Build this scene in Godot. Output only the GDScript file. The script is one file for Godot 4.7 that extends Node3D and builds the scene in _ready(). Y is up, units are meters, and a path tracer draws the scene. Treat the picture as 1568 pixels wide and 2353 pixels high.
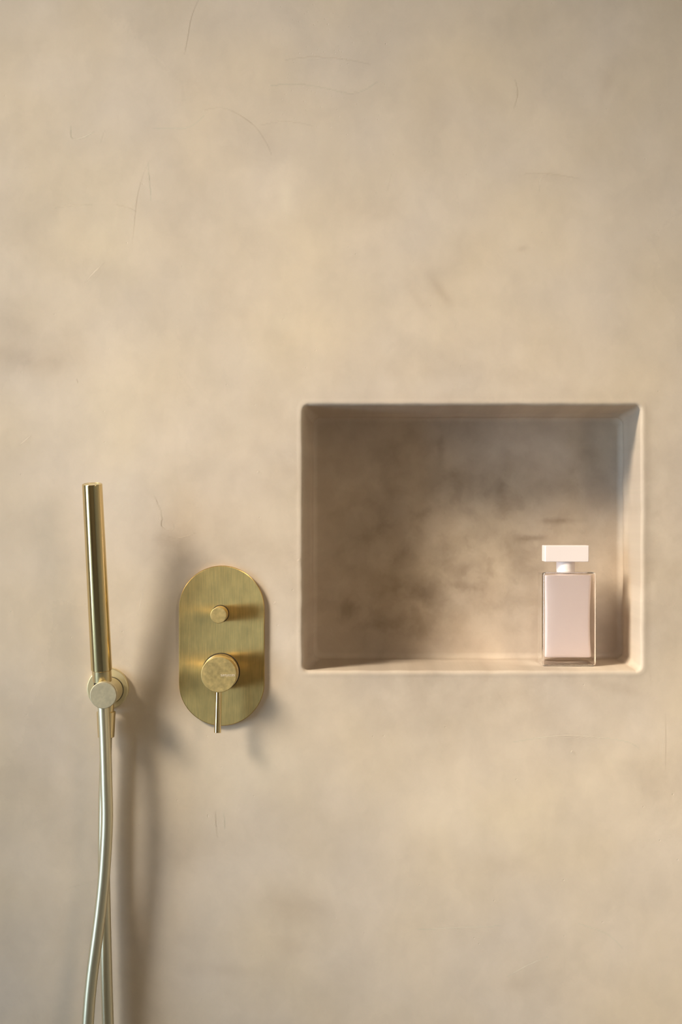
extends Node3D
# A plastered shower wall with a niche, a brass mixer and a hand shower, lit by a tall window to the left and two added, unseen lamps.

const K := 0.00047          # metres per photo pixel on the wall's face
const DIST := 1.6           # camera to wall
const EYE := 1.25           # camera height
const TX := Rect2(-0.62, 0.45, 1.24, 1.55)   # the stretch of wall that the plaster map covers (x, y from floor)

var M := {}

# ---------------------------------------------------------------- helpers
func at(px: float, py: float, z: float) -> Vector3:
	var f := (DIST - z) / DIST
	return Vector3((px - 784.0) * K * f, EYE - (py - 1176.5) * K * f, z)

func own(o: Node, called: String, parent: Node) -> void:
	o.name = called
	parent.add_child(o, true)

func part(called: String, mesh: Mesh, mat: Material, parent: Node = null) -> MeshInstance3D:
	var o := MeshInstance3D.new()
	o.mesh = mesh
	o.material_override = mat
	o.cast_shadow = GeometryInstance3D.SHADOW_CASTING_SETTING_ON
	own(o, called, parent if parent else self)
	return o

func thing(called: String, label: String, category: String) -> Node3D:
	var o := Node3D.new()
	own(o, called, self)
	o.set_meta("label", label)
	o.set_meta("category", category)
	return o

func struct(called: String, mesh: Mesh, mat: Material, label: String, category: String) -> MeshInstance3D:
	var o := part(called, mesh, mat)
	o.set_meta("kind", "structure")
	o.set_meta("label", label)
	o.set_meta("category", category)
	return o

# rows of points -> smooth surface; repeat a row to make a sharp edge. uvs may be empty.
func grid(rows: Array, closed: bool, flip: bool = false, uvs: Array = []) -> ArrayMesh:
	var n: int = rows[0].size()
	var cols: int = n + 1 if closed else n
	var v := PackedVector3Array()
	var uv := PackedVector2Array()
	for i in rows.size():
		for j in cols:
			v.append(rows[i][j % n])
			if uvs.is_empty():
				uv.append(Vector2(float(j) / (cols - 1), float(i) / maxi(rows.size() - 1, 1)))
			else:
				uv.append(uvs[i][j % n])
	var nor := PackedVector3Array()
	nor.resize(v.size())
	var idx := PackedInt32Array()
	for i in rows.size() - 1:
		for j in cols - 1:
			var a := i * cols + j
			var q := [a, a + 1, a + cols + 1, a, a + cols + 1, a + cols]
			for t in [0, 3]:
				var p0: int = q[t]
				var p1: int = q[t + 1]
				var p2: int = q[t + 2]
				if flip:
					var s := p1
					p1 = p2
					p2 = s
				var face := (v[p2] - v[p0]).cross(v[p1] - v[p0])
				if face.length_squared() < 1e-22:
					continue
				idx.append_array([p0, p1, p2])
				nor[p0] += face
				nor[p1] += face
				nor[p2] += face
	if closed:
		for i in rows.size():
			var s := nor[i * cols] + nor[i * cols + cols - 1]
			nor[i * cols] = s
			nor[i * cols + cols - 1] = s
	for i in rows.size():   # a row that closes to a point shares one normal
		var r0: Vector3 = v[i * cols]
		var same := true
		for j in cols:
			if v[i * cols + j].distance_squared_to(r0) > 1e-14:
				same = false
				break
		if same:
			var s := Vector3.ZERO
			for j in cols:
				s += nor[i * cols + j]
			for j in cols:
				nor[i * cols + j] = s
	for k in nor.size():
		nor[k] = nor[k].normalized() if nor[k].length_squared() > 0.0 else Vector3.UP
	var arr := []
	arr.resize(Mesh.ARRAY_MAX)
	arr[Mesh.ARRAY_VERTEX] = v
	arr[Mesh.ARRAY_NORMAL] = nor
	arr[Mesh.ARRAY_TEX_UV] = uv
	arr[Mesh.ARRAY_INDEX] = idx
	var m := ArrayMesh.new()
	m.add_surface_from_arrays(Mesh.PRIMITIVE_TRIANGLES, arr)
	return m

# profile: [distance along the axis, radius]; a point given twice is a sharp edge
func lathe(a: Vector3, b: Vector3, profile: Array, sides: int = 64) -> ArrayMesh:
	var w := (b - a).normalized()
	var u := (Vector3.RIGHT if absf(w.x) < 0.9 else Vector3.UP)
	u = (u - w * u.dot(w)).normalized()
	var s := w.cross(u)
	var rows := []
	for p in profile:
		var r := PackedVector3Array()
		for j in sides:
			var t := TAU * j / sides
			r.append(a + w * p[0] + (u * cos(t) + s * sin(t)) * p[1])
		rows.append(r)
	return grid(rows, true, true)

# closed cylinder profile with chamfered ends
func rod(l0: float, l1: float, r0: float, r1: float, c: float = 0.0004) -> Array:
	return [[l0, 0.0], [l0, r0 - c], [l0, r0 - c], [l0 + c * 0.3, r0 - c * 0.3], [l0 + c, r0], [l0 + c, r0],
		[l1 - c, r1], [l1 - c, r1], [l1 - c * 0.3, r1 - c * 0.3], [l1, r1 - c], [l1, r1 - c], [l1, 0.0]]

func sweep(pts: Array, radius: float, sides: int = 28) -> ArrayMesh:
	var c := Curve3D.new()
	for i in pts.size():
		var p0: Vector3 = pts[maxi(i - 1, 0)]
		var p1: Vector3 = pts[mini(i + 1, pts.size() - 1)]
		var d := (p1 - p0)
		var lo: float = 0.0 if i == 0 else (pts[i] - pts[i - 1]).length()
		var hi: float = 0.0 if i == pts.size() - 1 else (pts[i + 1] - pts[i]).length()
		d = d.normalized()
		c.add_point(pts[i], -d * lo * 0.34, d * hi * 0.34)
	c.bake_interval = 0.004
	var b := c.get_baked_points()
	var rows := []
	var side := Vector3.RIGHT
	for i in b.size():
		var w := (b[mini(i + 1, b.size() - 1)] - b[maxi(i - 1, 0)]).normalized()
		side = (side - w * side.dot(w)).normalized()
		var up := w.cross(side)
		var r := PackedVector3Array()
		for j in sides:
			var t := TAU * j / sides
			r.append(b[i] + (side * cos(t) + up * sin(t)) * radius)
		rows.append(r)
	return grid(rows, true, true)

# rounded rectangle, counted the same way for every size
func outline(l: float, r: float, b: float, t: float, rad: float, nx: int = 36, ny: int = 28, na: int = 8) -> PackedVector2Array:
	var o := PackedVector2Array()
	var cs := [Vector2(r - rad, t - rad), Vector2(l + rad, t - rad), Vector2(l + rad, b + rad), Vector2(r - rad, b + rad)]
	for k in 4:
		for i in na + 1:
			var ang := PI / 2 * k + PI / 2 * i / na
			o.append(cs[k] + Vector2(cos(ang), sin(ang)) * rad)
		var p := o[o.size() - 1]
		var ang2 := PI / 2 * (k + 1)
		var q: Vector2 = cs[(k + 1) % 4] + Vector2(cos(ang2), sin(ang2)) * rad
		var n := nx if k % 2 == 0 else ny
		for i in range(1, n):
			o.append(p.lerp(q, float(i) / n))
	return o

func boxes(list: Array) -> ArrayMesh:   # [[from, to], ...]
	var st := SurfaceTool.new()
	st.begin(Mesh.PRIMITIVE_TRIANGLES)
	for e in list:
		var bm := BoxMesh.new()
		bm.size = (e[1] - e[0])
		st.append_from(bm, 0, Transform3D(Basis(), (e[0] + e[1]) / 2))
	return st.commit()

func col(r: float, g: float, b: float) -> Color:   # a real-world (linear) base colour
	return Color(r, g, b).linear_to_srgb()

func noise(sd: int, freq: float, oct: int = 4) -> FastNoiseLite:
	var n := FastNoiseLite.new()
	n.seed = sd
	n.noise_type = FastNoiseLite.TYPE_SIMPLEX_SMOOTH
	n.frequency = freq
	n.fractal_octaves = oct
	return n

# ---------------------------------------------------------------- plaster
func plaster_maps() -> Array:
	var w := 992
	var h := 1240
	var px := 1000.0 * TX.size.x / w     # millimetres per map pixel
	var big := noise(3, 0.0042, 3)
	big.domain_warp_enabled = true
	big.domain_warp_amplitude = 60.0
	big.domain_warp_frequency = 0.006
	var mid := noise(8, 0.014, 4)
	mid.domain_warp_enabled = true
	mid.domain_warp_amplitude = 40.0
	mid.domain_warp_frequency = 0.012
	var hue := noise(21, 0.006, 3)
	var smear := noise(34, 0.02, 3)
	var fine_n := noise(41, 0.06, 3)
	fine_n.domain_warp_enabled = true
	fine_n.domain_warp_amplitude = 25.0
	var patch := noise(62, 0.006, 1)      # overlapping passes of the trowel
	patch.noise_type = FastNoiseLite.TYPE_CELLULAR
	patch.cellular_return_type = FastNoiseLite.RETURN_CELL_VALUE
	patch.fractal_type = FastNoiseLite.FRACTAL_NONE
	patch.domain_warp_enabled = true
	patch.domain_warp_amplitude = 90.0
	patch.domain_warp_frequency = 0.004
	var stain_and_shade := PackedFloat32Array()
	stain_and_shade.resize(w * h)
	# blots in the plaster, plus painted shade of the hand shower and the niche: photo x, y, half width, half height, turn, strength (dark above 0)
	var blots_and_shade := [
		[392, 1238, 70, 56, 0.2, 0.10], [430, 1290, 60, 40, 0.4, 0.05], [380, 1205, 26, 34, 0.2, 0.05], [1012, 668, 10, 42, -0.6, 0.10], [955, 680, 12, 40, -0.6, 0.07], [985, 650, 60, 50, 0.0, 0.03],  # first three paint part of the hand shower's cast shadow
		[60, 825, 130, 36, 0.1, 0.09], [30, 760, 60, 60, 0.0, 0.05], [680, 2085, 75, 38, 0.2, 0.08], [672, 2178, 40, 26, 0.3, 0.07], [520, 2228, 70, 16, 0.1, 0.06], [1330, 2270, 90, 40, 0.0, 0.04],
		[1415, 1580, 62, 12, 0.25, 0.08], [1530, 1790, 60, 60, 0.0, 0.07], [1160, 1985, 60, 22, 0.2, 0.05], [960, 1950, 40, 30, 0.0, 0.04], [1180, 2260, 50, 20, 0.0, 0.05],
		[440, 1950, 60, 50, 0.0, 0.04], [560, 600, 60, 110, 0.1, 0.03], [810, 480, 100, 40, 0.0, 0.03], [1200, 570, 12, 6, -0.3, 0.09], [1395, 190, 14, 50, 0.3, 0.06], [1250, 405, 70, 12, 0.1, 0.04],
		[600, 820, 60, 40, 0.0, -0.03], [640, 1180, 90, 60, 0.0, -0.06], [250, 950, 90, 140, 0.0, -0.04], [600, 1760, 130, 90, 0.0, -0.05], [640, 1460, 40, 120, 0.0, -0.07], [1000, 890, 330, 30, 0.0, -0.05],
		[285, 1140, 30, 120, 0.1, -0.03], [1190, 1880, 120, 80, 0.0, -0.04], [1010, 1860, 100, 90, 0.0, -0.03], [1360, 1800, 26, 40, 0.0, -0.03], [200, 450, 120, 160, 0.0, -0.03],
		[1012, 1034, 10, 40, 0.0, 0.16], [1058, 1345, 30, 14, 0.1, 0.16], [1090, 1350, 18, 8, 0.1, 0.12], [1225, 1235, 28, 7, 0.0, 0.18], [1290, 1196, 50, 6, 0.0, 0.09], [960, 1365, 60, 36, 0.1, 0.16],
		[930, 1440, 90, 30, 0.1, 0.12], [1060, 1310, 40, 20, 0.0, 0.07], [1350, 1050, 40, 90, 0.0, 0.08], [1050, 1090, 20, 24, 0.0, 0.08], [800, 1400, 70, 50, 0.0, 0.10], [430, 470, 95, 150, 0.1, 0.035], [570, 330, 90, 60, 0.2, 0.04], [700, 240, 100, 40, 0.1, 0.03], [480, 200, 90, 60, 0.3, 0.035], [1010, 260, 60, 70, 0.0, 0.03], [840, 560, 60, 90, 0.0, 0.03], [1080, 590, 70, 50, 0.0, 0.03], [270, 560, 60, 90, 0.1, -0.03], [640, 740, 26, 20, 0.0, -0.05], [655, 450, 14, 40, 0.0, -0.05], [500, 690, 30, 60, 0.1, 0.03], [560, 720, 14, 14, 0.0, 0.05], [150, 790, 60, 50, 0.0, 0.05], [1080, 1240, 460, 360, 0.0, 0.25], [1160, 1120, 20, 60, 0.0, 0.05], [1100, 1210, 90, 40, 0.0, -0.05],  # the niche-wide entry paints shade and a warm tint into the recess
	]
	for b in blots_and_shade:
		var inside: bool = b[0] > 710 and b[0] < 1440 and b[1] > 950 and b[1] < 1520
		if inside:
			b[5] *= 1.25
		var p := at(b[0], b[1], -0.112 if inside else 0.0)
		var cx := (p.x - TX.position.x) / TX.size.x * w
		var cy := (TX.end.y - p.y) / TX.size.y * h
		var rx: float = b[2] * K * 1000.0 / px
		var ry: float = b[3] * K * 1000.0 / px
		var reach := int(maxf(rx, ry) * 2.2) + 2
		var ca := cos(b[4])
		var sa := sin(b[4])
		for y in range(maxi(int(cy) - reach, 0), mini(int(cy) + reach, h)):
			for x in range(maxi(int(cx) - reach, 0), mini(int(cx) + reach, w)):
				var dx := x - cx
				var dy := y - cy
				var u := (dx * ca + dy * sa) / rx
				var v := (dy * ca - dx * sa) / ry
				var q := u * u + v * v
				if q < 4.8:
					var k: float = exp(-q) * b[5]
					stain_and_shade[y * w + x] += k * (1.0 + 0.6 * mid.get_noise_2d(x * 2.2 + 700, y * 2.2))
	var bytes := PackedByteArray()
	bytes.resize(w * h * 3)
	for y in h:
		for x in w:
			var edge: float = minf(minf(x, w - 1 - x) / 60.0, minf(y, h - 1 - y) / 60.0)
			var fade: float = smoothstep(0.0, 1.0, edge)
			var n := big.get_noise_2d(x, y) * 0.075 + mid.get_noise_2d(x, y) * 0.07 + smear.get_noise_2d(x * 0.9, y * 0.35 + x * 0.1) * 0.035 + fine_n.get_noise_2d(x, y * 0.7) * 0.03 + patch.get_noise_2d(x, y) * 0.022
			var g := hue.get_noise_2d(x, y) * 0.05
			var l: float = 1.0 + (n - stain_and_shade[y * w + x]) * fade
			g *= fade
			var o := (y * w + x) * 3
			var s := stain_and_shade[y * w + x] * fade * 0.35
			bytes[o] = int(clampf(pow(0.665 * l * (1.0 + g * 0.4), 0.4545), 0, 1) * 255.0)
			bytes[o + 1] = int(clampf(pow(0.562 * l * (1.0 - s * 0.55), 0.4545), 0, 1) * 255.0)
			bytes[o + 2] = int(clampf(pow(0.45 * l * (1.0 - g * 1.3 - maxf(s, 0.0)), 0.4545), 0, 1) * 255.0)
	var color := Image.create_from_data(w, h, false, Image.FORMAT_RGB8, bytes)

	# relief: fine grain and the edges that the trowel left
	var hw := 1600
	var hh := 2000
	var fine := noise(55, 0.03, 5)
	fine.domain_warp_enabled = true
	fine.domain_warp_amplitude = 30.0
	var relief := fine.get_image(hw, hh, false, false, true)
	relief.convert(Image.FORMAT_RF)
	relief.adjust_bcs(1.0, 0.07, 1.0)
	var rng := RandomNumberGenerator.new()
	rng.seed = 11
	var strokes := [   # a step in the relief along a polyline, then its height
		[[344, 368], [328, 405], [316, 450], [311, 490], [304, 560], 0.22], [[125, 478], [170, 471], [212, 470], 0.35], [[268, 471], [295, 477], [313, 486], 0.4], [[163, 290], [165, 317], [188, 317], [216, 303], 0.5],
		[[622, 196], [690, 194], [750, 203], [800, 214], [835, 208], [868, 188], 0.5], [[600, 288], [640, 280], [680, 281], [718, 289], 0.4], [[470, 252], [520, 250], [580, 285], [612, 328], [624, 356], 0.4],
		[[456, 0], [440, 40], [431, 90], [424, 125], 0.4], [[655, 138], [710, 131], [784, 135], [852, 148], 0.45], [[195, 650], [220, 622], [240, 604], 0.4], [[352, 295], [430, 293], [470, 265], 0.25], [[340, 375], [345, 430], [347, 460], 0.25],
		[[1184, 182], [1190, 215], [1181, 250], 0.3], [[1205, 400], [1260, 399], [1330, 410], 0.35], [[1240, 440], [1243, 412], [1262, 400], 0.3], [[1180, 1705], [1300, 1690], [1430, 1702], [1470, 1720], 0.25],
		[[960, 2136], [1050, 2132], [1150, 2128], 0.25], [[1330, 2122], [1395, 2146], [1432, 2180], 0.25], [[1165, 2245], [1210, 2220], [1260, 2198], 0.25], [[495, 1865], [497, 1900], [500, 1925], 0.35], [[515, 1870], [517, 1905], 0.25],
		[[1530, 1640], [1531, 1700], [1530, 1770], 0.15], [[44, 1024], [58, 1012], [72, 1000], 0.4], [[368, 1165], [372, 1190], [372, 1210], [395, 1218], [400, 1205], 0.5], [[355, 1140], [366, 1165], 0.3], [[385, 1232], [410, 1236], [450, 1225], 0.35],
		[[176, 870], [179, 880], 0.4], [[590, 1087], [594, 1082], 0.6], [[316, 1415], [322, 1390], [330, 1350], 0.15], [[160, 2040], [230, 2020], 0.12], [[1312, 1730], [1316, 1724], 0.5], [[240, 300], [230, 330], 0.15], [[900, 400], [890, 440], 0.15],
		[[683, 1290], [690, 1283], 0.7], [[629, 1388], [634, 1382], 0.4],
	]
	for s in strokes:
		var lift: float = s[s.size() - 1]
		var pts := []
		for k in s.size() - 1:
			var p := at(s[k][0], s[k][1], 0.0)
			pts.append(Vector2((p.x - TX.position.x) / TX.size.x * hw, (TX.end.y - p.y) / TX.size.y * hh))
		var c := Curve2D.new()
		for k in pts.size():
			var d: Vector2 = (pts[mini(k + 1, pts.size() - 1)] - pts[maxi(k - 1, 0)]) * 0.17
			c.add_point(pts[k], -d, d)
		c.bake_interval = 0.6
		var bp := c.get_baked_points()
		for k in bp.size():
			var d := (bp[mini(k + 1, bp.size() - 1)] - bp[maxi(k - 1, 0)]).normalized()
			var nrm := Vector2(-d.y, d.x)
			var ci := Vector2i(int(bp[k].x * w / hw), int(bp[k].y * h / hh))
			if ci.x >= 0 and ci.y >= 0 and ci.x < w and ci.y < h:      # a little darker where the pass ended
				var f := 1.0 - 0.02 * lift
				var was := color.get_pixelv(ci)
				color.set_pixelv(ci, Color(was.r * f, was.g * f, was.b * f))
			var along := sin(PI * clampf(k / float(bp.size()), 0.02, 0.98))
			for q in range(-2, 14):
				var p := bp[k] + nrm * q * 0.6
				var xi := int(p.x)
				var yi := int(p.y)
				if xi < 0 or yi < 0 or xi >= hw or yi >= hh:
					continue
				var amt: float = lift * along * (1.0 - q / 14.0) if q >= 0 else -lift * along * 0.4
				var v := relief.get_pixel(xi, yi).r
				relief.set_pixel(xi, yi, Color(v + amt * 0.06, 0, 0))
	for k in 190:   # pinholes, thicker near the top middle
		var c := Vector2(rng.randf_range(0, 1568), rng.randf_range(0, 2353))
		if k < 90:
			c = Vector2(rng.randfn(760, 80), rng.randfn(150, 90))
		var p := at(c.x, c.y, 0.0)
		var xi := int((p.x - TX.position.x) / TX.size.x * hw)
		var yi := int((TX.end.y - p.y) / TX.size.y * hh)
		var in_niche := c.x > 690 and c.x < 1480 and c.y > 920 and c.y < 1550
		if not in_niche and xi > 1 and yi > 1 and xi < hw - 2 and yi < hh - 2:
			relief.set_pixel(xi, yi, Color(relief.get_pixel(xi, yi).r - 0.2, 0, 0))
	return [ImageTexture.create_from_image(color), ImageTexture.create_from_image(relief)]

func metal(r: float, g: float, b: float, rough: float) -> StandardMaterial3D:
	var m := StandardMaterial3D.new()
	m.albedo_color = col(r, g, b)
	m.metallic = 1.0
	m.roughness = rough
	return m

func plain(r: float, g: float, b: float, rough: float) -> StandardMaterial3D:
	var m := StandardMaterial3D.new()
	m.albedo_color = col(r, g, b)
	m.roughness = rough
	return m

func brushed_map(sd: int, w: int, h: int, fx: float, fy: float, lo: float, hi: float, contrast: float) -> ImageTexture:
	var n := noise(sd, 1.0, 3)
	var blot := noise(sd + 1, 0.02, 4)
	var im := Image.create_empty(w, h, false, Image.FORMAT_RGB8)
	for y in h:
		for x in w:
			var v := 0.5 + contrast * n.get_noise_2d(x * fx, y * fy) + 0.35 * blot.get_noise_2d(x, y * 0.6)
			v = lerpf(lo, hi, clampf(v, 0, 1))
			im.set_pixel(x, y, Color(v, v, v))
	return ImageTexture.create_from_image(im)

func materials() -> void:
	var maps := plaster_maps()
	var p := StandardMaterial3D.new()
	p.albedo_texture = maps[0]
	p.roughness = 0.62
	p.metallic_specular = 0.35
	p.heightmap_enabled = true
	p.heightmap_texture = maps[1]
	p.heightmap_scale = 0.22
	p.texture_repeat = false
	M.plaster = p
	M.wall = plain(0.78, 0.73, 0.63, 0.8)
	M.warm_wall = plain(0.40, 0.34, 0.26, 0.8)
	M.ceiling = plain(0.50, 0.38, 0.24, 0.8)
	M.floor = plain(0.32, 0.31, 0.29, 0.6)
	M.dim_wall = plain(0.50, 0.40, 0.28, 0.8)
	M.frame = plain(0.5, 0.47, 0.42, 0.5)
	var pane := plain(0.8, 0.85, 0.9, 0.4)
	pane.emission_enabled = true
	pane.emission = Color(0.95, 0.97, 1.0)
	pane.emission_energy_multiplier = 1.5
	M.pane = pane
	var gl := plain(0.9, 0.85, 0.75, 0.4)
	gl.emission_enabled = true
	gl.emission = Color(1.0, 0.93, 0.84)
	gl.emission_energy_multiplier = 1.0
	M.glow = gl
	var b := metal(0.96, 0.67, 0.25, 0.55)
	b.roughness_texture = brushed_map(5, 256, 512, 0.6, 0.012, 0.75, 1.0, 0.6)
	b.albedo_texture = brushed_map(15, 256, 512, 0.35, 0.008, 0.82, 1.0, 0.35)
	b.anisotropy_enabled = true
	b.anisotropy = 1.0
	M.plate = b
	M.polished = metal(0.74, 0.59, 0.31, 0.15)
	M.brass = metal(0.78, 0.64, 0.36, 0.3)
	var f := metal(0.76, 0.60, 0.28, 0.62)
	f.uv1_triplanar = true
	f.uv1_scale = Vector3(11, 11, 11)
	f.albedo_texture = brushed_map(25, 256, 256, 0.05, 0.05, 0.80, 1.0, 0.5)
	M.knob_face = f
	M.pale = metal(0.80, 0.72, 0.48, 0.5)
	var pd := metal(0.72, 0.65, 0.47, 0.62)
	pd.uv1_triplanar = true
	pd.uv1_scale = Vector3(14, 14, 14)
	pd.albedo_texture = brushed_map(35, 256, 256, 0.05, 0.05, 0.86, 1.0, 0.3)
	M.pale_face = pd
	M.hose = metal(0.72, 0.66, 0.48, 0.4)
	M.dark = plain(0.03, 0.022, 0.015, 0.5)
	M.letter = plain(0.85, 0.74, 0.6, 0.5)
	var g := StandardMaterial3D.new()
	g.albedo_color = Color(1.0, 0.98, 0.97, 0.0)
	g.roughness = 0.0
	g.transparency = BaseMaterial3D.TRANSPARENCY_ALPHA
	g.refraction_enabled = true
	g.refraction_scale = 0.05
	M.glass = g
	var pk := plain(1.0, 0.855, 0.83, 0.2)
	M.pink = pk
	M.cap = plain(0.87, 0.765, 0.74, 0.4)

# ---------------------------------------------------------------- structure
func niche_rows() -> Array:
	var o := [-0.0404, 0.3238, 1.0789, 1.3647]     # opening: left, right, bottom, top
	var i := [-0.0335, 0.3249, 1.0810, 1.3598]     # back
	var deep := 0.112
	var re := 0.004
	var rf := 0.007
	var wob := noise(77, 9.0, 3)
	var rows := []
	var uvs := []
	var outer := [-2.15, 0.85, 0.0, 3.4]
	var push := func(l: float, r: float, b: float, t: float, rad: float, z: float, amp: float) -> void:
		var c := outline(l, r, b, t, rad)
		var mid := Vector2((l + r) / 2, (b + t) / 2)
		var row := PackedVector3Array()
		var ur := PackedVector2Array()
		for q in c:
			var out := (q - mid).normalized()
			q += out * amp * (wob.get_noise_3d(q.x * 4, q.y * 4, z * 3) + 0.4 * wob.get_noise_3d(q.x * 14, q.y * 14, z))
			row.append(Vector3(q.x, q.y, z))
			ur.append(Vector2((q.x - TX.position.x) / TX.size.x, (TX.end.y - q.y) / TX.size.y))
		rows.append(row)
		uvs.append(ur)
	# outside of the masonry, then the face from the room's corners in to the opening
	push.call(0.14, 0.16, 1.2, 1.22, 0.002, -0.2, 0.0)
	push.call(outer[0], outer[1], outer[2], outer[3], 0.001, -0.2, 0.0)
	push.call(outer[0], outer[1], outer[2], outer[3], 0.001, -0.2, 0.0)
	push.call(outer[0], outer[1], outer[2], outer[3], 0.001, 0.0, 0.0)
	for k in [1.0, 0.7, 0.45, 0.28, 0.16, 0.09, 0.05, 0.025]:
		push.call(lerpf(o[0], outer[0], k), lerpf(o[1], outer[1], k), lerpf(o[2], outer[2], k), lerpf(o[3], outer[3], k), 0.005, 0.0, 0.0)
	push.call(o[0] - 0.009, o[1] + 0.009, o[2] - 0.009, o[3] + 0.009, 0.012, 0.0, 0.0004)
	push.call(o[0] - 0.006, o[1] + 0.006, o[2] - 0.006, o[3] + 0.006, 0.010, 0.0005, 0.0006)
	for k in 7:
		var a := PI / 2 * k / 6
		var e := re * (1.0 - sin(a))
		push.call(o[0] - e, o[1] + e, o[2] - e, o[3] + e, 0.006 + e, 0.0005 - re * (1.0 - cos(a)), 0.0008)
	for k in range(1, 15):
		var t := k / 15.0
		var z := lerpf(0.0005 - re, -(deep - rf), t)
		var ridge := 0.0036 * exp(-pow((t - 0.84) / 0.05, 2.0))
		push.call(lerpf(o[0], i[0], t) + ridge, lerpf(o[1], i[1], t) - ridge, lerpf(o[2], i[2], t) + ridge * 0.4, lerpf(o[3], i[3], t) - ridge, lerpf(0.006, 0.009, t), z, 0.0008)
	for k in 7:
		var a := PI / 2 * k / 6
		var e := rf * (1.0 - cos(a))
		push.call(i[0] + e, i[1] - e, i[2] + e, i[3] - e, 0.009, -(deep - rf) - rf * sin(a), 0.0006)
	for k in [0.12, 0.3, 0.55, 0.8, 1.0]:
		var c := [(i[0] + i[1]) / 2, (i[2] + i[3]) / 2]
		push.call(lerpf(i[0] + rf, c[0], k), lerpf(i[1] - rf, c[0], k), lerpf(i[2] + rf, c[1], k), lerpf(i[3] - rf, c[1], k), 0.009 * (1.0 - k), -deep, 0.0)
	return [rows, uvs]

func room() -> void:
	var r := niche_rows()
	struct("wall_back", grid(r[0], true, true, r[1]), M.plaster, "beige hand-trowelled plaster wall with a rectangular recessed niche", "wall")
	# the shower room and, past the opening in its left wall, the room with the window
	var T := 3.4
	struct("wall_left", boxes([[Vector3(-2.27, 0, -0.2), Vector3(-2.15, T, SLOT.x)], [Vector3(-2.27, 0, SLOT.y), Vector3(-2.15, T, 3.2)],
		[Vector3(-2.27, SLOT.w, SLOT.x), Vector3(-2.15, T, SLOT.y)]]), M.wall, "plastered partition wall on the left with a wide doorway added to shape the window light", "wall")
	struct("wall_right", boxes([[Vector3(0.85, 0, -0.2), Vector3(1.0, T, 3.2)]]), M.warm_wall, "plain plastered wall on the right of the shower", "wall")
	struct("wall_front", boxes([[Vector3(-3.3, 0, 3.2), Vector3(1.0, T, 3.35)]]), M.dim_wall, "tan plastered wall behind the camera", "wall")
	struct("wall_far", boxes([[Vector3(-3.3, 0, -0.35), Vector3(-2.27, T, -0.2)]]), M.wall, "plain end wall of the room past the partition", "wall")
	var x0 := -3.3
	struct("wall_outer", boxes([[Vector3(x0 - 0.15, 0, -0.35), Vector3(x0, T, WIN.x)], [Vector3(x0 - 0.15, 0, WIN.y), Vector3(x0, T, 3.35)],
		[Vector3(x0 - 0.15, 0, WIN.x), Vector3(x0, WIN.z, WIN.y)], [Vector3(x0 - 0.15, WIN.w, WIN.x), Vector3(x0, T, WIN.y)]]), M.wall, "outer wall past the partition around the tall window", "wall")
	struct("floor", boxes([[Vector3(-3.45, -0.1, -0.35), Vector3(1.0, 0, 3.35)]]), M.floor, "beige-grey floor of the shower room", "floor")
	struct("ceiling", boxes([[Vector3(-3.45, T, -0.35), Vector3(1.0, T + 0.1, 3.35)]]), M.ceiling, "warm wooden ceiling of the shower room", "ceiling")
	var w := struct("window_1", boxes([[Vector3(x0 - 0.13, WIN.z, WIN.x), Vector3(x0 - 0.02, WIN.z + 0.03, WIN.y)], [Vector3(x0 - 0.13, WIN.w - 0.03, WIN.x), Vector3(x0 - 0.02, WIN.w, WIN.y)],
		[Vector3(x0 - 0.13, WIN.z, WIN.x), Vector3(x0 - 0.02, WIN.w, WIN.x + 0.03)], [Vector3(x0 - 0.13, WIN.z, WIN.y - 0.03), Vector3(x0 - 0.02, WIN.w, WIN.y)]]), M.frame, "tall daylit window in the outer wall with a low cross rail", "window")
	part("cross_rail", boxes([[Vector3(x0 - 0.13, RAIL.x, WIN.x + 0.03), Vector3(x0 - 0.02, RAIL.y, WIN.y - 0.03)]]), M.frame, w)
	part("pane", boxes([[Vector3(x0 - 0.10, RAIL.y, WIN.x + 0.03), Vector3(x0 - 0.08, WIN.w - 0.03, WIN.y - 0.03)]]), M.pane, w)
	part("pane", boxes([[Vector3(x0 - 0.10, WIN.z + 0.03, WIN.x + 0.03), Vector3(x0 - 0.08, RAIL.x, WIN.y - 0.03)]]), M.pane, w)

# ---------------------------------------------------------------- fittings
func stadium(inset: float, half_w: float, cx: float, yb: float, yt: float, z: float, n: int = 40) -> PackedVector3Array:
	var r := maxf(half_w - inset, 0.0)
	var row := PackedVector3Array()
	for s in [0, 1]:
		for i in n + 1:
			var a: float = PI * s + PI * i / n
			row.append(Vector3(cx + cos(a) * r, (yt if s == 0 else yb) + sin(a) * r, z))
	return row

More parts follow.
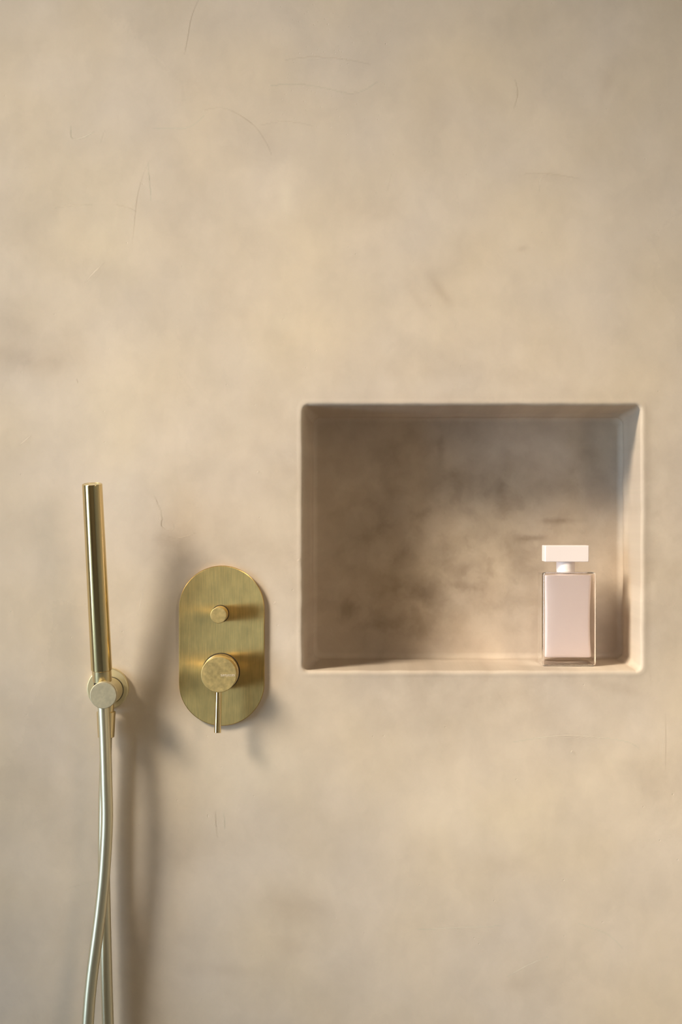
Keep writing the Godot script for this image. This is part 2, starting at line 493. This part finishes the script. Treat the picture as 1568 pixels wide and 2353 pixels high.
func mixer() -> void:
	var t := thing("shower_mixer", "brushed brass oval shower mixer plate with round diverter button and lever handle on the wall", "shower mixer")
	var top := at(509.5, 1300, 0.005)
	var bottom := at(509.5, 1668, 0.005)
	var hw := 98.3 * K * (DIST - 0.005) / DIST
	var cx := top.x
	var rows := []
	var add := func(inset: float, z: float) -> void:
		rows.append(stadium(inset, hw, cx, bottom.y + hw, top.y - hw, z))
	add.call(0.0, -0.002)
	add.call(0.0, 0.0043)
	add.call(0.0, 0.0043)
	add.call(0.0003, 0.0048)
	add.call(0.0007, 0.005)
	add.call(0.0007, 0.005)
	for k in [0.3, 0.7, 1.0]:
		add.call(hw * k, 0.005)
	var uvs := []
	for r in rows:
		var u := PackedVector2Array()
		for p in r:
			u.append(Vector2((p.x - cx) / (hw * 2) + 0.5, (top.y - p.y) / (top.y - bottom.y)))
		uvs.append(u)
	part("plate", grid(rows, true, true, uvs), M.plate, t)

	# diverter button
	var d := at(502.2, 1414, 0.031)
	var da := Vector3(d.x, d.y, 0.0)
	var btn := part("diverter_button", lathe(da, d, [[0.0052, 0.0086], [0.0052, 0.0086], [0.0305, 0.0086], [0.0305, 0.0086], [0.0309, 0.0083], [0.031, 0.0081], [0.031, 0.0081], [0.031, 0.0]]), M.knob_face, t)
	part("seal", lathe(da, d, [[0.004, 0.0094], [0.0056, 0.0094], [0.0056, 0.0094], [0.0056, 0.0086]]), M.dark, btn)

	# lever handle
	var h := at(503, 1550.5, 0.035)
	var ha := Vector3(h.x, h.y, 0.0)
	var knob := part("handle_knob", lathe(ha, h, [[0.0175, 0.0175], [0.0175, 0.0187], [0.0179, 0.0189], [0.0343, 0.0189], [0.0343, 0.0189], [0.0348, 0.01865], [0.035, 0.0183], [0.035, 0.0183], [0.035, 0.0]], 96), M.knob_face, t)
	part("collar", lathe(ha, h, [[0.0048, 0.0191], [0.006, 0.0194], [0.0152, 0.0194], [0.0152, 0.0194], [0.0157, 0.0191], [0.0159, 0.0187], [0.0159, 0.0187], [0.016, 0.0175], [0.0176, 0.0175]], 96), M.brass, knob)
	part("seal", lathe(ha, h, [[0.004, 0.0203], [0.0055, 0.0203], [0.0055, 0.0203], [0.0055, 0.0185]], 96), M.dark, knob)
	var l0 := at(502.8, 1570, 0.0250)
	var l1 := at(500.2, 1684, 0.0295)
	var len := l0.distance_to(l1)
	part("lever", lathe(l0, l1, rod(0.0, len, 0.00365, 0.00365, 0.0003), 40), M.polished, t)
	var tm := TextMesh.new()
	var fnt := SystemFont.new()
	fnt.font_names = PackedStringArray(["Droid Sans"])
	tm.font = fnt
	tm.text = "sanycces"
	tm.font_size = 64
	tm.pixel_size = 0.0001
	tm.depth = 0.0002
	var txt := part("lettering", tm, M.letter, knob)
	txt.scale = Vector3(0.6, 0.6, 1.0)
	txt.position = at(523.6, 1551, 0.0351)
	txt.set_meta("label", "small pale lettering on the round handle")

func shower() -> void:
	# wall holder
	var t := thing("wall_holder", "champagne brass round wall bracket that holds the hand shower", "shower bracket")
	var c := at(237, 1598, 0.053)
	var base := Vector3(c.x, c.y, 0.0)
	var fl := at(247, 1582.5, 0.006)
	part("flange", lathe(Vector3(fl.x, fl.y, -0.002), fl, [[0.0, 0.0225], [0.0065, 0.0225], [0.0065, 0.0225], [0.0076, 0.0221], [0.008, 0.0214], [0.008, 0.0214], [0.008, 0.0]], 96), M.pale, t)
	part("seal", lathe(base, c, [[0.005, 0.0144], [0.0072, 0.0144], [0.0072, 0.0144], [0.0072, 0.013]]), M.dark, t)
	part("boss", lathe(base, c, [[0.0068, 0.0139], [0.0452, 0.0139], [0.0452, 0.0139], [0.0456, 0.0131], [0.0466, 0.0131], [0.0466, 0.0131]]), M.pale, t)
	part("end_disc", lathe(base, c, [[0.0465, 0.0120], [0.0465, 0.0139], [0.0465, 0.0139], [0.0525, 0.0139], [0.0525, 0.0139], [0.0529, 0.01365], [0.053, 0.0133], [0.053, 0.0133], [0.053, 0.0]]), M.pale_face, t)
	var up := (at(212, 1112, 0.070) - at(235.2, 1567, 0.034)).normalized()
	var foot := at(235.4, 1571.5, 0.034)
	part("socket", lathe(foot - up * 0.022, foot, [[0.0, 0.009], [0.0, 0.0098], [0.0213, 0.0098], [0.0213, 0.0098], [0.0218, 0.0094], [0.0218, 0.0094], [0.0218, 0.0]], 48), M.brass, t)
	var s0 := at(248.5, 1600, 0.0185)
	var s1 := at(247.8, 1637, 0.0175)
	part("outlet_stub", lathe(s0, s1, rod(0.0, s0.distance_to(s1), 0.0066, 0.0066), 40), M.brass, t)

	# hand shower
	var hs := thing("hand_shower", "slim polished brass stick hand shower standing in its wall bracket", "hand shower")
	var a := at(235.2, 1567, 0.034)
	var b := at(212, 1112, 0.070)
	var len := a.distance_to(b)
	var joint := 0.0135
	part("ring", lathe(a, b, [[-0.0022, 0.0], [-0.0022, 0.0090], [0.0012, 0.0090], [0.0012, 0.0]], 48), M.dark, hs)
	part("collar", lathe(a, b, [[0.0010, 0.009], [0.0010, 0.0099], [0.0010, 0.0099], [0.0014, 0.0101], [joint - 0.0003, 0.0103], [joint - 0.0003, 0.0103], [joint, 0.0099]], 64), M.brass, hs)
	var body := part("tube", lathe(a, b, [[joint, 0.0095], [joint, 0.0108], [joint, 0.0108], [joint + 0.0004, 0.0112], [joint + 0.0004, 0.0112], [len - 0.0006, 0.0104], [len - 0.0006, 0.0104], [len - 0.0002, 0.0103], [len, 0.01], [len, 0.01], [len, 0.0092], [len, 0.0092], [len - 0.0006, 0.0092], [len - 0.0006, 0.0092]], 96), M.polished, hs)
	part("spray_face", lathe(a, b, [[len - 0.001, 0.0], [len - 0.001, 0.0095], [len - 0.0003, 0.0095], [len - 0.0003, 0.0095], [len - 0.0003, 0.0]], 48), M.pale, body)

	# hose
	var ho := thing("shower_hose", "satin champagne shower hose looping down from the hand shower and crossing itself", "shower hose")
	var p := [a - up * 0.006, at(238.3, 1627, 0.0335), at(241.5, 1700, 0.034), at(244.5, 1800, 0.035), at(246, 1880, 0.035), at(243, 1955, 0.035), at(237.5, 2030, 0.035), at(228, 2116, 0.035), at(210, 2255, 0.036), at(202, 2353, 0.037),
		at(196, 2500, 0.038), at(197, 2680, 0.038), at(212, 2770, 0.034), at(232, 2770, 0.026), at(250, 2680, 0.02), at(251, 2500, 0.0175), at(248, 2353, 0.0165), at(245, 2255, 0.0165), at(241.5, 2116, 0.0165), at(239, 2000, 0.0165), at(239, 1900, 0.0165), at(241, 1800, 0.0168), at(244.2, 1690, 0.0172), at(244.8, 1660, 0.0174)]
	part("hose_tube", sweep(p, 0.00635), M.hose, ho)
	var n0 := at(244, 1635, 0.0178)
	var n1 := at(244, 1694, 0.0174)
	var nl := n0.distance_to(n1)
	part("conical_nut", lathe(n0, n1, [[0.0, 0.0], [0.0, 0.0096], [0.0, 0.0096], [0.0005, 0.0101], [0.0005, 0.0101], [nl - 0.0005, 0.0088], [nl - 0.0005, 0.0088], [nl, 0.0083], [nl, 0.0083], [nl, 0.006]], 56), M.brass, ho)

func slab(w: float, d: float, rad: float, y: float, c: Vector3) -> PackedVector3Array:
	var row := PackedVector3Array()
	for q in outline(-w / 2, w / 2, -d / 2, d / 2, minf(rad, minf(w, d) / 2.01), 14, 8, 6):
		row.append(c + Vector3(q.x, y, -q.y))
	return row

func bottle() -> void:
	var t := thing("perfume_bottle", "clear glass perfume bottle with pale pink inside and block cap standing in the niche", "bottle")
	var c := Vector3(0.0, 0.0, -0.0535)
	c.x = (1309.0 - 784.0) * K * (DIST + 0.034) / DIST
	c.y = 1.0802
	var W := 0.0603
	var D := 0.039
	var H := 0.1034
	var rows := []
	for e in [[0.02, 0.0008], [0.85, 0.0006], [0.93, 0.0]]:
		rows.append(slab(W * e[0], D * e[0], 0.003 * e[0], e[1], c))
	for e in [[0.0022, 0.0], [0.0010, 0.0004], [0.0003, 0.0013], [0.0, 0.003], [0.0, 0.05], [0.0, H - 0.0035], [0.0003, H - 0.0015], [0.0012, H - 0.0004], [0.0026, H]]:
		rows.append(slab(W - e[0] * 2, D - e[0] * 2, 0.004, e[1], c))
	for k in [0.75, 0.5, 0.02]:
		rows.append(slab((W - 0.006) * k, (D - 0.006) * k, 0.004 * k, H + 0.0004 * (1 - k), c))
	part("glass_body", grid(rows, true, false), M.glass, t)
	var inner := []
	var iw := 0.0528
	var idp := 0.0275
	inner.append(slab(iw * 0.02, idp * 0.02, 0.0001, 0.0105, c))
	inner.append(slab(iw * 0.5, idp * 0.5, 0.002, 0.0100, c))
	inner.append(slab(iw * 0.9, idp * 0.85, 0.003, 0.0086, c))
	inner.append(slab(iw * 0.97, idp * 0.94, 0.0032, 0.0082, c))
	for k in 25:
		var s := k / 24.0
		var y := lerpf(0.0092, 0.0992, s)
		var waist := 1.0 - 0.045 * sin(PI * pow(s, 0.75))
		inner.append(slab(iw * waist, idp * (1.0 - 0.12 * sin(PI * s)), 0.0032, y, c))
	inner.append(slab(iw * 0.985, idp * 0.95, 0.003, 0.0999, c))
	inner.append(slab(iw * 0.8, idp * 0.8, 0.003, 0.1003, c))
	inner.append(slab(iw * 0.5, idp * 0.7, 0.004, 0.1010, c))
	inner.append(slab(iw * 0.36, idp * 0.66, 0.005, 0.1020, c))
	inner.append(slab(iw * 0.01, idp * 0.01, 0.0001, 0.1021, c))
	part("pink_lining", grid(inner, true, false), M.pink, t)
	var n0 := c + Vector3(-0.0012, H, 0)
	part("neck_collar", lathe(n0, n0 + Vector3.UP, [[0.0002, 0.0], [0.0002, 0.0099], [0.0002, 0.0099], [0.0007, 0.0103], [0.0115, 0.0103], [0.0115, 0.0103], [0.0119, 0.0099], [0.0119, 0.0]], 48), M.cap, t)
	var cap := []
	var y0 := 0.1145
	var y1 := 0.1327
	var cc := c + Vector3(-0.0014, 0, 0.0)
	for e in [[0.98, y0], [0.0012, y0], [0.0003, y0 + 0.0003], [0.0, y0 + 0.001], [0.0, y1 - 0.001], [0.0003, y1 - 0.0003], [0.0012, y1], [0.98, y1]]:
		if e[0] > 0.5:
			cap.append(slab(0.0492 * 0.02, 0.025 * 0.02, 0.0001, e[1], cc))
		else:
			cap.append(slab(0.0492 - e[0], 0.025 - e[0], 0.0014, e[1], cc))
	part("cap", grid(cap, true, false), M.cap, t)

# ---------------------------------------------------------------- light settings
const SLOT := Vector4(0.70, 2.15, 0.0, 2.2)     # doorway in the partition, added to shape the window light: z from, z to, y from, y to
const WIN := Vector4(0.80, 2.75, 0.02, 2.05)
const RAIL := Vector2(0.65, 0.69)          # the window's cross rail, from and to      # window: z from, z to, y from, y to

const WIN_COLOR := Color(0.72, 0.87, 1.0)
const WIN_ENERGY := 5.1
const WIN_LOW_ENERGY := 1.15
const LAMP := Vector3(-1.6, 2.6, 1.27)          # unseen lamp added as key light: its middle, the point it is aimed at, radius, half beam angle
const LAMP_AIM := Vector3(0.31, 1.02, 0.0)
const LAMP_R := 0.5
const LAMP_CONE := 12.1
const LAMP_COLOR := Color(1.0, 0.95, 0.865)
const LAMP_ENERGY := 18.6

const PANEL := Vector3(0.80, 1.72, 1.2)           # glowing face of the added, unseen wall light
const PANEL_SIZE := Vector2(0.5, 1.2)
const PANEL_COLOR := Color(1.0, 0.89, 0.72)
const PANEL_ENERGY := 0.5

func area(called: String, from: Vector3, to: Vector3, size: Vector2, c: Color, energy: float) -> void:
	var l := AreaLight3D.new()
	own(l, called, self)
	l.transform = Transform3D(Basis(), from).looking_at(to, Vector3.UP)
	l.area_size = size
	l.light_color = c
	l.light_energy = energy
	l.area_range = 12.0
	l.area_attenuation = 2.0
	l.shadow_enabled = true

func added_wall_light() -> void:  # unseen warm light added to fill the niche's shade
	var t := thing("added_wall_light", "wide frosted wall light added out of view on the right-hand wall as warm fill", "lamp")
	var s := Vector3(0.0, PANEL_SIZE.y / 2, PANEL_SIZE.x / 2)
	part("back_plate", boxes([[PANEL - s * 1.04 + Vector3(0.02, 0, 0), PANEL + s * 1.04 + Vector3(0.05, 0, 0)]]), M.frame, t)
	part("diffuser", boxes([[PANEL - s + Vector3(0.005, 0, 0), PANEL + s + Vector3(0.02, 0, 0)]]), M.glow, t)
	area("added_wall_light_glow", PANEL, PANEL + Vector3.LEFT, PANEL_SIZE, PANEL_COLOR, PANEL_ENERGY)

func lamp() -> void:  # unseen spotlight added as key light, its cone dimming the wall's edges
	var t := thing("added_spot_lamp", "round drum spotlight added out of view to the upper left of the wall as key light", "lamp")
	var w := (LAMP_AIM - LAMP).normalized()
	var face := LAMP - w * (LAMP_R + 0.02)
	part("housing", lathe(face - w * 0.12, face, [[0.0, 0.0], [0.0, LAMP_R + 0.01], [0.0, LAMP_R + 0.01], [0.125, LAMP_R + 0.01], [0.125, LAMP_R + 0.01], [0.125, LAMP_R], [0.125, LAMP_R], [0.119, LAMP_R]]), M.frame, t)
	part("diffuser", lathe(face - w * 0.12, face, [[0.117, 0.0], [0.117, LAMP_R], [0.117, LAMP_R], [0.12, LAMP_R], [0.12, LAMP_R], [0.12, 0.0]]), M.glow, t)
	var hook := face - w * 0.12
	part("stem", lathe(hook, Vector3(hook.x, 3.4, hook.z), rod(0.0, 3.4 - hook.y, 0.012, 0.012), 24), M.frame, t)
	var l := SpotLight3D.new()
	own(l, "added_spot_beam", t)
	l.transform = Transform3D(Basis(), LAMP).looking_at(LAMP_AIM, Vector3.UP)
	l.light_color = LAMP_COLOR
	l.light_energy = LAMP_ENERGY
	l.light_size = LAMP_R
	l.spot_angle = LAMP_CONE
	l.spot_angle_attenuation = 1.0
	l.spot_range = 8.0
	l.spot_attenuation = 2.0
	l.shadow_enabled = true

func _ready() -> void:
	var cam := Camera3D.new()
	own(cam, "camera", self)
	cam.position = Vector3(0, EYE, DIST)
	cam.fov = rad_to_deg(2.0 * atan(2353.0 * K / 2.0 / DIST))
	cam.near = 0.05
	cam.far = 30.0
	cam.current = true
	var e := Environment.new()
	e.background_mode = Environment.BG_COLOR
	e.background_color = Color(0, 0, 0)
	e.tonemap_mode = Environment.TONE_MAPPER_LINEAR
	e.tonemap_exposure = 1.06
	e.sdfgi_enabled = true
	e.ssao_enabled = true
	e.ssil_enabled = true
	var we := WorldEnvironment.new()
	own(we, "environment", self)
	we.environment = e
	materials()
	var wz := (WIN.x + WIN.y) / 2
	area("window_daylight", Vector3(-3.29, (RAIL.y + WIN.w) / 2, wz), Vector3(0, (RAIL.y + WIN.w) / 2, wz), Vector2(WIN.y - WIN.x - 0.06, WIN.w - RAIL.y - 0.04), WIN_COLOR, WIN_ENERGY)
	area("window_daylight_low", Vector3(-3.29, (RAIL.x + WIN.z) / 2, wz), Vector3(0, (RAIL.x + WIN.z) / 2, wz), Vector2(WIN.y - WIN.x - 0.06, RAIL.x - WIN.z - 0.04), WIN_COLOR, WIN_LOW_ENERGY)
	lamp()
	added_wall_light()

	room()
	mixer()
	shower()
	bottle()
